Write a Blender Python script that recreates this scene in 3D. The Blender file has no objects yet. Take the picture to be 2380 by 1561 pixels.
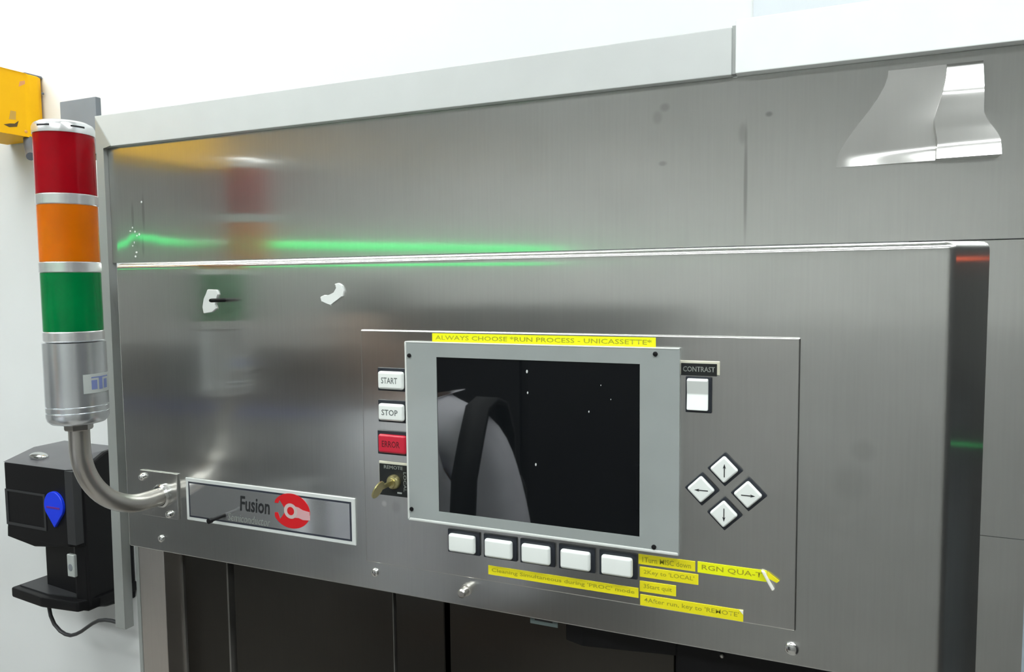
import bpy, bmesh, math, random
from mathutils import Vector, Matrix
random.seed(3)
S = bpy.context.scene
COL = S.collection
PI = math.pi

# ------------------------------------------------------------------ camera, world, lights, exposure
cam_data = bpy.data.cameras.new('camera')
cam_data.sensor_fit = 'HORIZONTAL'
cam_data.sensor_width = 36.0
cam_data.lens = 1750.0 / 2380.0 * 36.0
cam_data.clip_start = 0.01
cam = bpy.data.objects.new('camera', cam_data)
COL.objects.link(cam)
RIGHT = (0.91759, 0.39740, -0.01026)
FWD = (-0.39708, 0.91502, -0.07120)
UP = (-0.01891, 0.06941, 0.99741)
cam.matrix_world = Matrix(((RIGHT[0], UP[0], -FWD[0], 0.0),
                           (RIGHT[1], UP[1], -FWD[1], -0.640),
                           (RIGHT[2], UP[2], -FWD[2], 1.5),
                           (0, 0, 0, 1)))
S.camera = cam

world = bpy.data.worlds.new('room_air')
S.world = world
world.use_nodes = True
world.node_tree.nodes['Background'].inputs[0].default_value = (0.8, 0.9, 1.0, 1)
world.node_tree.nodes['Background'].inputs[1].default_value = 0.05

S.view_settings.view_transform = 'Standard'
S.view_settings.look = 'None'
S.view_settings.gamma = 1.0
S.view_settings.use_curve_mapping = False
S.view_settings.exposure = 0.0

LAMP = 18.0            # radiance of the ceiling diffusers
FLOOR_Z = -0.225
CEIL_Z = 2.55


# ------------------------------------------------------------------ materials
def mat(name):
    m = bpy.data.materials.new(name)
    m.use_nodes = True
    return m, m.node_tree, m.node_tree.nodes['Principled BSDF']


def noise(nt, scale=8.0, detail=3.0, stretch=(1, 1, 1), uv=True):
    tc = nt.nodes.new('ShaderNodeTexCoord')
    mp = nt.nodes.new('ShaderNodeMapping')
    mp.inputs['Scale'].default_value = stretch
    nt.links.new(tc.outputs['UV' if uv else 'Object'], mp.inputs['Vector'])
    n = nt.nodes.new('ShaderNodeTexNoise')
    n.inputs['Scale'].default_value = scale
    n.inputs['Detail'].default_value = detail
    nt.links.new(mp.outputs[0], n.inputs['Vector'])
    return n.outputs['Fac']


def ramp(nt, fac, lo, hi, p0=0.3, p1=0.7):
    r = nt.nodes.new('ShaderNodeMapRange')
    r.inputs['From Min'].default_value = p0
    r.inputs['From Max'].default_value = p1
    r.inputs['To Min'].default_value = lo
    r.inputs['To Max'].default_value = hi
    nt.links.new(fac, r.inputs['Value'])
    return r.outputs['Result']


def scaled_colour(nt, col, fac):
    mx = nt.nodes.new('ShaderNodeVectorMath')
    mx.operation = 'SCALE'
    mx.inputs[0].default_value = col[:3]
    nt.links.new(fac, mx.inputs['Scale'])
    return mx.outputs['Vector']


def plain(name, col, rough=0.5, metal=0.0, coat=0.0, var=0.06, nscale=25.0, spec=0.5, ior=None):
    m, nt, b = mat(name)
    f = ramp(nt, noise(nt, nscale, 3, uv=False), 1 - var, 1 + var)
    nt.links.new(scaled_colour(nt, col, f), b.inputs['Base Color'])
    b.inputs['Roughness'].default_value = rough
    b.inputs['Metallic'].default_value = metal
    b.inputs['Coat Weight'].default_value = coat
    b.inputs['Coat Roughness'].default_value = 0.08
    b.inputs['Specular IOR Level'].default_value = spec
    if ior:
        b.inputs['IOR'].default_value = ior
    return m


def emit(name, col, strength):
    m, nt, b = mat(name)
    b.inputs['Base Color'].default_value = (*col, 1)
    b.inputs['Emission Color'].default_value = (*col, 1)
    b.inputs['Emission Strength'].default_value = strength
    return m


def soft_blob(nt, uv, cx, cz, rx, rz, inner=0.3):
    """1 inside an ellipse on the sheet, falling to 0 at its rim (wear and stains)"""
    s = nt.nodes.new('ShaderNodeVectorMath'); s.operation = 'SUBTRACT'
    nt.links.new(uv, s.inputs[0]); s.inputs[1].default_value = (cx, cz, 0)
    d = nt.nodes.new('ShaderNodeVectorMath'); d.operation = 'DIVIDE'
    nt.links.new(s.outputs[0], d.inputs[0]); d.inputs[1].default_value = (rx, rz, 1)
    l = nt.nodes.new('ShaderNodeVectorMath'); l.operation = 'LENGTH'
    nt.links.new(d.outputs[0], l.inputs[0])
    r = nt.nodes.new('ShaderNodeMapRange')
    r.interpolation_type = 'SMOOTHSTEP'
    r.inputs['From Min'].default_value = inner; r.inputs['From Max'].default_value = 1.0
    r.inputs['To Min'].default_value = 1.0; r.inputs['To Max'].default_value = 0.0
    nt.links.new(l.outputs['Value'], r.inputs['Value'])
    return r.outputs['Result']


def steel(name, col=(0.715, 0.725, 0.705), sharp=0.12, broad=0.30, mix=0.48, aniso=0.95, grain=0.02, stains=()):
    """brushed sheet: a fairly sharp lobe and a broad brushed lobe, vertical grain"""
    m, nt, b = mat(name)
    b2 = nt.nodes.new('ShaderNodeBsdfPrincipled')
    out = nt.nodes['Material Output']
    tan = nt.nodes.new('ShaderNodeTangent'); tan.direction_type = 'UV_MAP'
    g = ramp(nt, noise(nt, 1.0, 4, (420, 14, 1)), 1 - grain, 1 + grain)
    cl = ramp(nt, noise(nt, 1.0, 3, (7, 9, 1)), 0.95, 1.05)
    mul = nt.nodes.new('ShaderNodeMath'); mul.operation = 'MULTIPLY'
    nt.links.new(g, mul.inputs[0]); nt.links.new(cl, mul.inputs[1])
    fac = mul.outputs[0]
    if stains:
        tc = nt.nodes.new('ShaderNodeTexCoord')
        for (cx, cz, rx, rz, dark) in stains:
            k = soft_blob(nt, tc.outputs['UV'], cx, cz, rx, rz)
            ma = nt.nodes.new('ShaderNodeMath'); ma.operation = 'MULTIPLY_ADD'
            nt.links.new(k, ma.inputs[0]); ma.inputs[1].default_value = -dark; ma.inputs[2].default_value = 1
            mm = nt.nodes.new('ShaderNodeMath'); mm.operation = 'MULTIPLY'
            nt.links.new(fac, mm.inputs[0]); nt.links.new(ma.outputs[0], mm.inputs[1])
            fac = mm.outputs[0]
    c = scaled_colour(nt, col, fac)
    for q, r in ((b, sharp), (b2, broad)):
        nt.links.new(c, q.inputs['Base Color'])
        q.inputs['Metallic'].default_value = 1.0
        q.inputs['Roughness'].default_value = r
        nt.links.new(tan.outputs[0], q.inputs['Tangent'])
    b2.inputs['Anisotropic'].default_value = aniso
    b.inputs['Anisotropic'].default_value = aniso
    bump = nt.nodes.new('ShaderNodeBump')
    bump.inputs['Strength'].default_value = 0.025
    bump.inputs['Distance'].default_value = 0.0004
    nt.links.new(noise(nt, 1.0, 4, (900, 12, 1)), bump.inputs['Height'])
    nt.links.new(bump.outputs[0], b2.inputs['Normal'])
    mx = nt.nodes.new('ShaderNodeMixShader')
    mx.inputs[0].default_value = mix
    nt.links.new(b.outputs[0], mx.inputs[1]); nt.links.new(b2.outputs[0], mx.inputs[2])
    nt.links.new(mx.outputs[0], out.inputs['Surface'])
    return m


def tinted(name, col, rough=0.15, trans=0.55):
    m, nt, b = mat(name)
    f = ramp(nt, noise(nt, 30, 2, uv=False), 0.92, 1.08)
    nt.links.new(scaled_colour(nt, col, f), b.inputs['Base Color'])
    b.inputs['Roughness'].default_value = rough
    b.inputs['Transmission Weight'].default_value = trans
    b.inputs['IOR'].default_value = 1.3
    return m


M = {}
M['wall'] = plain('white_wall_paint', (0.80, 0.825, 0.83), 0.55, var=0.02, nscale=6)
M['wall_b'] = plain('bluish_wall_paint', (0.70, 0.75, 0.79), 0.5, var=0.02)
M['pale_blue'] = plain('pale_blue_enamel', (0.46, 0.56, 0.63), 0.35, var=0.03)
M['ceil'] = plain('ceiling_tile', (0.75, 0.75, 0.74), 0.8, var=0.03)
M['floor'] = plain('grey_vinyl_floor', (0.40, 0.38, 0.355), 0.4, var=0.08, nscale=4)
M['room'] = plain('room_wall_paint', (0.72, 0.72, 0.70), 0.6, var=0.03)
M['trim'] = plain('satin_grey_trim', (0.545, 0.57, 0.565), 0.35, var=0.02)
M['trim_lit'] = plain('lit_trim_paint', (0.80, 0.83, 0.83), 0.5, var=0.02)  # lamp brightness on the right trim is put into this whiter colour
M['strip'] = plain('grey_aluminium_strip', (0.36, 0.38, 0.37), 0.38, metal=0.35, var=0.03)
M['steel_up'] = steel('brushed_steel_upper', stains=(
    (-0.0735, 1.58, 0.0022, 0.062, 0.32), (-0.076, 1.622, 0.005, 0.012, 0.18), (-0.1417, 1.650, 0.006, 0.005, 0.22),
    (-0.148, 1.642, 0.006, 0.008, 0.15), (-0.1434, 1.602, 0.005, 0.003, 0.25), (-0.0555, 1.636, 0.004, 0.003, 0.35),
    (-0.790, 1.585, 0.003, 0.022, 0.22), (-0.772, 1.588, 0.003, 0.028, 0.25), (-0.785, 1.555, 0.010, 0.012, 0.14),
    (-0.775, 1.548, 0.003, 0.016, 0.2)))
M['steel_box'] = steel('brushed_steel_box', stains=(
    (-0.62, 1.484, 0.03, 0.018, 0.10), (0.02, 1.366, 0.012, 0.012, 0.10), (0.012, 1.34, 0.02, 0.02, 0.08),
    (-0.475, 1.22, 0.03, 0.01, 0.06)))
M['steel_plate'] = steel('brushed_steel_plate', (0.72, 0.72, 0.70), stains=(
    (-0.406, 1.275, 0.007, 0.009, 0.12), (-0.42, 1.277, 0.004, 0.004, -0.35)))
M['steel_dark'] = steel('shaded_steel', (0.10, 0.096, 0.088), 0.16, 0.4, 0.6)  # recess shade and dark mirroring put into the base colour
M['black_void'] = plain('black_interior', (0.008, 0.008, 0.008), 0.6)
M['film'] = steel('bright_patch_steel', (0.55, 0.55, 0.535), 0.18, 0.36, 0.4, aniso=0.3, grain=0.01)
M['bolt'] = plain('polished_bolt', (0.70, 0.71, 0.70), 0.18, metal=1.0)
M['silver'] = plain('silver_painted_metal', (0.80, 0.81, 0.82), 0.25, metal=0.75)
M['silver_body'] = plain('satin_silver_body', (0.78, 0.81, 0.84), 0.27, metal=0.9)
M['pipe'] = plain('satin_steel_pipe', (0.52, 0.50, 0.47), 0.30, metal=0.9)
M['red_lens'] = tinted('red_lens', (0.55, 0.002, 0.014))
M['amber_lens'] = tinted('amber_lens', (1.0, 0.27, 0.004))
M['green_lens'] = tinted('green_lens', (0.0, 0.34, 0.09))
M['core'] = plain('lens_core', (0.65, 0.64, 0.62), 0.4)
M['core_dark'] = plain('lens_socket', (0.04, 0.035, 0.035), 0.4)
M['white_key'] = plain('white_key_plastic', (0.78, 0.82, 0.80), 0.32, var=0.02)
M['key_base'] = plain('dark_key_surround', (0.018, 0.022, 0.03), 0.35)
M['red_key'] = plain('red_key_plastic', (0.52, 0.015, 0.04), 0.32, var=0.03)
M['ink'] = plain('grey_black_ink', (0.10, 0.115, 0.115), 0.6)
M['ink_dark'] = plain('black_ink', (0.012, 0.014, 0.016), 0.5)
M['ink_red'] = plain('dark_red_ink', (0.10, 0.004, 0.008), 0.5)
M['ink_olive'] = plain('faded_label_ink', (0.36, 0.34, 0.01), 0.6)
M['yellow'] = plain('yellow_label_tape', (0.80, 0.72, 0.01), 0.4, var=0.04)
M['yellow_neon'] = plain('bright_yellow_label_tape', (0.84, 0.88, 0.005), 0.4, var=0.03)
M['tape_back'] = plain('white_tape_backing', (0.80, 0.80, 0.74), 0.5)
M['cream'] = plain('cream_edge', (0.66, 0.65, 0.53), 0.45)
M['black_label'] = plain('black_label', (0.010, 0.012, 0.012), 0.35)
M['label_text'] = plain('dull_label_text', (0.23, 0.25, 0.23), 0.6)
M['brass'] = plain('brass', (0.52, 0.47, 0.24), 0.28, metal=0.9)
M['bezel'] = plain('grey_acrylic_bezel', (0.31, 0.34, 0.335), 0.22, coat=0.6, var=0.03)
M['bezel_edge'] = plain('acrylic_edge_glint', (0.66, 0.69, 0.67), 0.25, coat=0.4, var=0.02)  # pale colour holds the light caught along the acrylic edges
M['screen'] = plain('dark_display_glass', (0.004, 0.005, 0.006), 0.02, var=0.0, ior=2.3)
M['speck'] = plain('white_speck', (0.5, 0.52, 0.52), 0.5)
M['black_plastic'] = plain('black_plastic', (0.006, 0.006, 0.007), 0.45, spec=0.25)
M['black_soft'] = plain('dark_grey_plastic', (0.030, 0.031, 0.034), 0.42)
M['grey_lid'] = plain('grey_lid_plastic', (0.13, 0.13, 0.14), 0.35)
M['blue'] = plain('blue_emblem', (0.008, 0.045, 0.80), 0.35, var=0.03)
M['dull_label'] = plain('dull_white_label', (0.42, 0.45, 0.44), 0.5)
M['yellow_case'] = plain('orange_yellow_case', (1.0, 0.53, 0.002), 0.55, var=0.02, spec=0.2)
M['grey_case'] = plain('grey_case', (0.205, 0.225, 0.25), 0.5)
M['dark_tube'] = plain('grey_tube', (0.13, 0.14, 0.16), 0.4)
M['brown_ink'] = plain('dark_brown_print', (0.10, 0.06, 0.015), 0.6)
M['plate_white'] = plain('nameplate_white_rim', (0.62, 0.65, 0.64), 0.35, var=0.02)
M['plate_dark'] = plain('nameplate_dark_line', (0.03, 0.035, 0.05), 0.35)
M['plate_face'] = plain('nameplate_polished_face', (0.92, 0.94, 0.97), 0.10, metal=0.86, var=0.01)
M['logo_red'] = plain('logo_red', (0.60, 0.008, 0.014), 0.4, var=0.02)
M['logo_pink'] = plain('logo_pale', (0.62, 0.36, 0.38), 0.4, var=0.02)
M['logo_pale'] = plain('logo_ring_pale', (0.55, 0.45, 0.44), 0.4, var=0.02)
M['glue'] = plain('white_adhesive', (0.72, 0.75, 0.74), 0.4)
M['shirt'] = plain('light_grey_shirt', (0.74, 0.74, 0.80), 0.8, var=0.05)
M['skin'] = plain('skin', (0.45, 0.28, 0.20), 0.5)
M['trouser'] = plain('dark_trousers', (0.03, 0.03, 0.04), 0.8)
M['hair'] = plain('dark_hair', (0.015, 0.012, 0.01), 0.6)
M['webbing'] = plain('black_webbing', (0.012, 0.013, 0.015), 0.7)
M['lamp'] = emit('lamp_diffuser', (0.96, 1.0, 0.99), LAMP)
M['led_green'] = emit('green_light', (0.02, 1.0, 0.22), 1.25)
M['led_amber'] = emit('amber_light', (1.0, 0.12, 0.03), 1.6)
M['rack'] = plain('black_equipment_paint', (0.02, 0.02, 0.022), 0.5)
M['rack_grey'] = plain('grey_equipment_paint', (0.42, 0.42, 0.41), 0.5)
M['door_edge'] = plain('dull_door_edge', (0.16, 0.155, 0.145), 0.45, metal=0.3)
M['tag'] = plain('pale_teal_tag', (0.14, 0.18, 0.18), 0.4)


# ------------------------------------------------------------------ mesh helpers
class MB:
    """collects shapes in world metres; build() links them as ONE mesh object"""
    def __init__(self):
        self.bm = bmesh.new()

    def _bevel(self, vs, bev, seg):
        es = list({e for v in vs for e in v.link_edges})
        bmesh.ops.bevel(self.bm, geom=es, offset=bev, segments=seg, profile=0.5, affect='EDGES', clamp_overlap=True)

    def box(self, x0, x1, y0, y1, z0, z1, bev=0.0, seg=2):
        bm = self.bm
        v = [bm.verts.new((x, y, z)) for z in (z0, z1) for y in (y0, y1) for x in (x0, x1)]
        for f in ((0, 2, 3, 1), (4, 5, 7, 6), (0, 1, 5, 4), (2, 6, 7, 3), (0, 4, 6, 2), (1, 3, 7, 5)):
            bm.faces.new([v[i] for i in f])
        if bev:
            self._bevel(v, bev, seg)
        return self

    def prism(self, pts, y0, y1, bev=0.0, seg=2):
        """outline in (x, z), extruded from y0 (front) to y1 (back)"""
        bm = self.bm
        a = [bm.verts.new((x, y0, z)) for x, z in pts]
        b = [bm.verts.new((x, y1, z)) for x, z in pts]
        n = len(pts)
        bm.faces.new(a); bm.faces.new(b[::-1])
        for i in range(n):
            bm.faces.new((a[i], b[i], b[(i + 1) % n], a[(i + 1) % n]))
        if bev:
            self._bevel(a, bev, seg)
        return self

    def prism_x(self, pts, x0, x1, bev=0.0, seg=2):
        """outline in (y, z), extruded along x"""
        bm = self.bm
        a = [bm.verts.new((x0, y, z)) for y, z in pts]
        b = [bm.verts.new((x1, y, z)) for y, z in pts]
        n = len(pts)
        bm.faces.new(a); bm.faces.new(b[::-1])
        for i in range(n):
            bm.faces.new((a[i], b[i], b[(i + 1) % n], a[(i + 1) % n]))
        if bev:
            self._bevel(a + b, bev, seg)
        return self

    def prism_z(self, pts, z0, z1, bev=0.0, seg=2):
        """outline in (x, y), extruded along z"""
        bm = self.bm
        a = [bm.verts.new((x, y, z0)) for x, y in pts]
        b = [bm.verts.new((x, y, z1)) for x, y in pts]
        n = len(pts)
        bm.faces.new(a); bm.faces.new(b[::-1])
        for i in range(n):
            bm.faces.new((a[i], b[i], b[(i + 1) % n], a[(i + 1) % n]))
        if bev:
            self._bevel(a + b, bev, seg)
        return self

    def frame(self, o, i, y0, y1, bev=0.0):
        """rectangular ring, o and i = (x0, x1, z0, z1)"""
        bm = self.bm
        def ring(r, y):
            return [bm.verts.new((x, y, z)) for x, z in ((r[0], r[2]), (r[1], r[2]), (r[1], r[3]), (r[0], r[3]))]
        of, inf, ob, ib = ring(o, y0), ring(i, y0), ring(o, y1), ring(i, y1)
        for k in range(4):
            j = (k + 1) % 4
            bm.faces.new((of[k], of[j], inf[j], inf[k]))
            bm.faces.new((ob[k], ib[k], ib[j], ob[j]))
            bm.faces.new((of[k], ob[k], ob[j], of[j]))
            bm.faces.new((inf[k], inf[j], ib[j], ib[k]))
        return self

    def lathe(self, prof, c=(0, 0, 0), axis='Z', seg=40, a0=0.0, a1=2 * PI):
        """profile [(radius, height)] turned about an axis through c ('Z' up or 'Y' towards the viewer)"""
        bm = self.bm
        full = abs(a1 - a0 - 2 * PI) < 1e-6
        n = seg if full else seg + 1
        rings = []
        for r, h in prof:
            row = []
            for k in range(n):
                a = a0 + (a1 - a0) * k / seg
                p = (r * math.cos(a), r * math.sin(a), h) if axis == 'Z' else (r * math.cos(a), -h, r * math.sin(a))
                row.append(bm.verts.new((c[0] + p[0], c[1] + p[1], c[2] + p[2])))
            rings.append(row)
        for A, B in zip(rings, rings[1:]):
            for k in range(n if full else n - 1):
                j = (k + 1) % n
                bm.faces.new((A[k], A[j], B[j], B[k]))
        for row, r in ((rings[0], prof[0][0]), (rings[-1], prof[-1][0])):
            if full and r > 1e-6:
                bm.faces.new(row)
        return self

    def tube(self, pts, r, seg=14, cap=True):
        bm = self.bm
        pts = [Vector(p) for p in pts]
        rr = r if isinstance(r, (list, tuple)) else [r] * len(pts)
        prev, rows = None, []
        for i, p in enumerate(pts):
            t = (pts[min(i + 1, len(pts) - 1)] - pts[max(i - 1, 0)]).normalized()
            u = prev if prev is not None else (Vector((0, 0, 1)) if abs(t.z) < 0.9 else Vector((1, 0, 0)))
            u = (u - t * u.dot(t)).normalized()
            prev = u
            w = t.cross(u)
            rows.append([bm.verts.new(p + (u * math.cos(2 * PI * k / seg) + w * math.sin(2 * PI * k / seg)) * rr[i]) for k in range(seg)])
        for A, B in zip(rows, rows[1:]):
            for k in range(seg):
                j = (k + 1) % seg
                bm.faces.new((A[k], A[j], B[j], B[k]))
        if cap:
            bm.faces.new(rows[0][::-1]); bm.faces.new(rows[-1])
        return self

    def ball(self, c, r, scale=(1, 1, 1), sub=2):
        mt = Matrix.Translation(c) @ Matrix.Diagonal((r * scale[0], r * scale[1], r * scale[2], 1))
        bmesh.ops.create_icosphere(self.bm, subdivisions=sub, radius=1.0, matrix=mt)
        return self

    def rot(self, ang, c, axis='Y'):
        bmesh.ops.rotate(self.bm, verts=self.bm.verts, cent=c, matrix=Matrix.Rotation(ang, 3, axis))
        return self

    def build(self, name, m, parent=None, loc=None, smooth=35, flat=True):
        bm = self.bm
        bmesh.ops.remove_doubles(bm, verts=bm.verts, dist=1e-7)
        bmesh.ops.recalc_face_normals(bm, faces=bm.faces)
        uvl = bm.loops.layers.uv.new('UVMap')
        for f in bm.faces:
            f.smooth = bool(smooth)
            for l in f.loops:
                l[uvl].uv = (l.vert.co.x, l.vert.co.z)
        if parent is not None:
            r = parent
            while r.parent:
                r = r.parent
            off = r.location.copy()
        else:
            off = Vector(loc) if loc else sum((v.co for v in bm.verts), Vector()) / len(bm.verts)
        for v in bm.verts:
            v.co -= off
        me = bpy.data.meshes.new(name)
        bm.to_mesh(me); bm.free()
        if smooth:
            me.set_sharp_from_angle(angle=math.radians(smooth))
        me.materials.append(m)
        o = bpy.data.objects.new(name, me)
        COL.objects.link(o)
        if smooth and flat:
            wn = o.modifiers.new('flat_faces', 'WEIGHTED_NORMAL')   # large faces stay flat beside their rounded edges
            wn.mode = 'FACE_AREA'; wn.weight = 100; wn.keep_sharp = True
        if parent is not None:
            o.parent = parent
        else:
            o.location = off
        return o


def tag(o, label, cat, group=None):
    o['label'] = label
    o['category'] = cat
    if group:
        o['group'] = group
    return o


def thing(name, loc, label, cat, group=None):
    o = bpy.data.objects.new(name, None)
    o.empty_display_size = 0.02
    COL.objects.link(o)
    o.location = loc
    return tag(o, label, cat, group)


def struct(o):
    o['kind'] = 'structure'
    return o


def copy_tree(root, delta):
    r = root.copy(); COL.objects.link(r)
    r.location = root.location + Vector(delta)
    for ch in list(root.children):
        c = ch.copy(); COL.objects.link(c); c.parent = r
        for g in list(ch.children):
            d = g.copy(); COL.objects.link(d); d.parent = c
    return r


def text(body, x0, x1, z0, z1, y, m, parent, rotz=0.0, vertical=False, tilt=0.0, name='lettering', shear=0.0, bold=0.0):
    """flat print fitted to a rectangle on a sheet that faces -Y"""
    cu = bpy.data.curves.new(name, 'FONT')
    cu.body = body
    cu.resolution_u = 2
    cu.shear = shear
    cu.offset = bold
    tmp = bpy.data.objects.new('tmp_text', cu)
    COL.objects.link(tmp)
    bpy.context.view_layer.update()
    me = bpy.data.meshes.new_from_object(tmp.evaluated_get(bpy.context.evaluated_depsgraph_get()))
    bpy.data.objects.remove(tmp); bpy.data.curves.remove(cu)
    xs = [v.co.x for v in me.vertices]; ys = [v.co.y for v in me.vertices]
    ax, bx, ay, by = min(xs), max(xs), min(ys), max(ys)
    r = parent
    while r.parent:
        r = r.parent
    off = r.location
    for v in me.vertices:
        u = (v.co.x - ax) / max(bx - ax, 1e-6); w = (v.co.y - ay) / max(by - ay, 1e-6)
        if vertical:
            p = Vector((x0 + (1 - w) * 0 + (x1 - x0) * w, y, z1 - (z1 - z0) * u))
        else:
            p = Vector((x0 + (x1 - x0) * u, y, z0 + (z1 - z0) * w + tilt * ((x1 - x0) * (u - 0.5))))
        v.co = p - off
    me.name = name
    me.materials.clear(); me.materials.append(m)
    o = bpy.data.objects.new(name, me)
    COL.objects.link(o)
    o.parent = parent
    return o


# ================================================================== ROOM
WALL_Y = 0.15
struct(MB().box(-4.5, 2.8, WALL_Y, WALL_Y + 0.1, FLOOR_Z, CEIL_Z).build('wall_back', M['wall'], smooth=0))
struct(MB().box(-4.6, -4.5, -3.3, WALL_Y, FLOOR_Z, CEIL_Z).build('wall_left', M['room'], smooth=0))
struct(MB().box(2.8, 2.9, -3.3, WALL_Y, FLOOR_Z, CEIL_Z).build('wall_right', M['room'], smooth=0))
struct(MB().box(-4.5, 2.8, -3.3, -3.2, FLOOR_Z, CEIL_Z).build('wall_front', M['room'], smooth=0))
struct(MB().box(-4.6, 2.9, -3.3, WALL_Y + 0.1, FLOOR_Z - 0.1, FLOOR_Z).build('floor', M['floor'], smooth=0))
struct(MB().box(-4.6, 2.9, -3.3, WALL_Y + 0.1, CEIL_Z, CEIL_Z + 0.1).build('ceiling', M['ceil'], smooth=0))
# bluish wall sheet above the machine on the right
struct(MB().box(-0.0816, 1.6, 0.1475, WALL_Y, 1.7545, CEIL_Z - 0.002).build('wall_upper', M['wall_b'], smooth=0))

# ------------------------------------------------------------------ ceiling lights
def ceiling_light(x0, x1, y0, y1, label, m):
    t = thing('ceiling_light', ((x0 + x1) / 2, (y0 + y1) / 2, CEIL_Z), label, 'light', 'ceiling light troffers')
    f = MB()
    f.box(x0 - 0.03, x0, y0 - 0.03, y1 + 0.03, CEIL_Z - 0.03, CEIL_Z - 0.001)
    f.box(x1, x1 + 0.03, y0 - 0.03, y1 + 0.03, CEIL_Z - 0.03, CEIL_Z - 0.001)
    f.box(x0, x1, y0 - 0.03, y0, CEIL_Z - 0.03, CEIL_Z - 0.001)
    f.box(x0, x1, y1, y1 + 0.03, CEIL_Z - 0.03, CEIL_Z - 0.001)
    f.build('frame', M['ceil'], t, smooth=0)
    MB().box(x0, x1, y0, y1, CEIL_Z - 0.022, CEIL_Z - 0.012).build('diffuser', m, t, smooth=0)
    return t

ceiling_light(0.0, 1.35, -0.72, -0.42, 'white ceiling troffer in front of the machine on the right', M['lamp'])
ceiling_light(-1.90, -0.60, -0.72, -0.42, 'white ceiling troffer in front of the machine on the left', M['lamp'])
ceiling_light(-2.60, -1.30, -1.95, -1.65, 'unseen ceiling troffer added to brighten the back of the room on the left', M['lamp'])  # lamp added to brighten the far wall that the steel mirrors
ceiling_light(-0.70, 0.60, -1.95, -1.65, 'unseen ceiling troffer added to brighten the back of the room on the right', M['lamp'])  # second added lamp, brightens the mirrored side of the room

# ------------------------------------------------------------------ cabinets added behind the viewer to shape what the steel and screen mirror
def rack(x0, x1, y0, y1, z1, label, m):
    t = thing('added_cabinet', ((x0 + x1) / 2, (y0 + y1) / 2, FLOOR_Z), label, 'cabinet')
    MB().box(x0, x1, y0, y1, FLOOR_Z, z1, 0.01).build('body', m, t)
    n = max(1, int(round((x1 - x0) / 0.6)))
    for k in range(n):
        a = x0 + (x1 - x0) * k / n; b = x0 + (x1 - x0) * (k + 1) / n
        d = MB().box(a + 0.02, b - 0.02, y1, y1 + 0.02, FLOOR_Z + 0.1, z1 - 0.08, 0.004).build('door', m, t)
        MB().box(b - 0.08, b - 0.06, y1 + 0.02, y1 + 0.05, 0.5, 0.7, 0.004).build('handle', m, d)
    return t

rack(-1.95, -0.72, -3.15, -2.6, 1.38, 'long black cabinet added across the room to darken the screen reflection', M['rack'])  # unseen block added so the display mirrors something dark
bn = thing('bench', (-3.7, -2.9, FLOOR_Z), 'black workbench in the far left corner of the room', 'bench')
MB().box(-4.4, -2.5, -3.1, -2.6, 0.74, 0.99, 0.01).build('body', M['rack'], bn)
for (x, y) in ((-4.35, -3.05), (-2.55, -3.05), (-4.35, -2.65), (-2.55, -2.65)):
    MB().box(x - 0.03, x + 0.03, y - 0.03, y + 0.03, FLOOR_Z, 1.07).build('leg', M['rack'], bn)
MB().box(-4.38, -2.52, -2.602, -2.59, 0.78, 0.82).build('blue_rail', plain('blue_rail', (0.03, 0.06, 0.35), 0.5), bn)
MB().box(-4.40, -2.50, -3.1, -2.62, 1.065, 1.11, 0.004).build('top_shelf', M['rack'], bn)
MB().box(-4.30, -2.60, -3.1, -2.66, FLOOR_Z, 0.42, 0.004).build('lower_dark_block', M['rack'], bn)  # dark block added to blacken the left end of the nameplate reflection
wb = thing('added_white_box', (-1.415, -1.55, FLOOR_Z), 'low white box added behind the person to brighten the nameplate reflection', 'cabinet')  # unseen white box added as a bright reflection for the nameplate
MB().box(-1.67, -1.16, -1.75, -1.35, FLOOR_Z, 0.84, 0.01).build('body', M['wall'], wb)
rack(-0.70, 1.3, -3.15, -2.65, 1.28, 'grey cabinet added across the room on the right to lighten the steel reflection', M['rack_grey'])  # unseen block added to lighten what the right steel mirrors
rt = thing('added_dark_box', (1.0, -0.45, FLOOR_Z), 'tall black box added right of the machine to darken the reflection in its flank', 'cabinet')  # unseen dark box added so the slanting flank mirrors black
MB().box(0.755, 1.3, -1.05, 0.117, FLOOR_Z, 1.80, 0.006).build('body', M['rack'], rt)
pts = [(0.749, -0.035 + 0.12 * k / 12, 1.542 - 0.007 * (1 - ((k - 6) / 6) ** 2)) for k in range(13)]
MB().tube(pts, 0.0050, 8).build('amber_strip', M['led_amber'], rt)
MB().box(0.746, 0.756, 0.0, 0.04, 1.2470, 1.2482).build('green_strip', M['led_green'], rt)

# green light bars overhead, mirrored in the steel
g = thing('light_bar', (-0.95, -0.56, 1.58), 'thin green light bar mirrored in the upper steel panel', 'light')
MB().tube([(-1.165, -0.56, 1.5866), (-0.45, -0.56, 1.5544)], 0.0068, 10).build('tube', M['led_green'], g)
MB().tube([(-0.45, -0.56, 1.5544), (-0.435, -0.56, 1.5537)], 0.011, 10).build('end_cap', M['silver'], g)
MB().tube([(-1.66, -0.56, 1.6040), (-1.309, -0.56, 1.5930)], 0.0068, 10).build('tube', M['led_green'], g)
MB().tube([(-1.309, -0.56, 1.5930), (-1.165, -0.56, 1.5866)], 0.007, 10).build('joint', M['rack_grey'], g)
for xx in (-1.23, -0.44):
    MB().box(xx - 0.004, xx + 0.004, -0.563, -0.557, 1.56, CEIL_Z - 0.001).build('hanger', M['silver'], g)


# ================================================================== MACHINE FASCIA
BACK = 0.025           # front of the upper steel sheet
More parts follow.
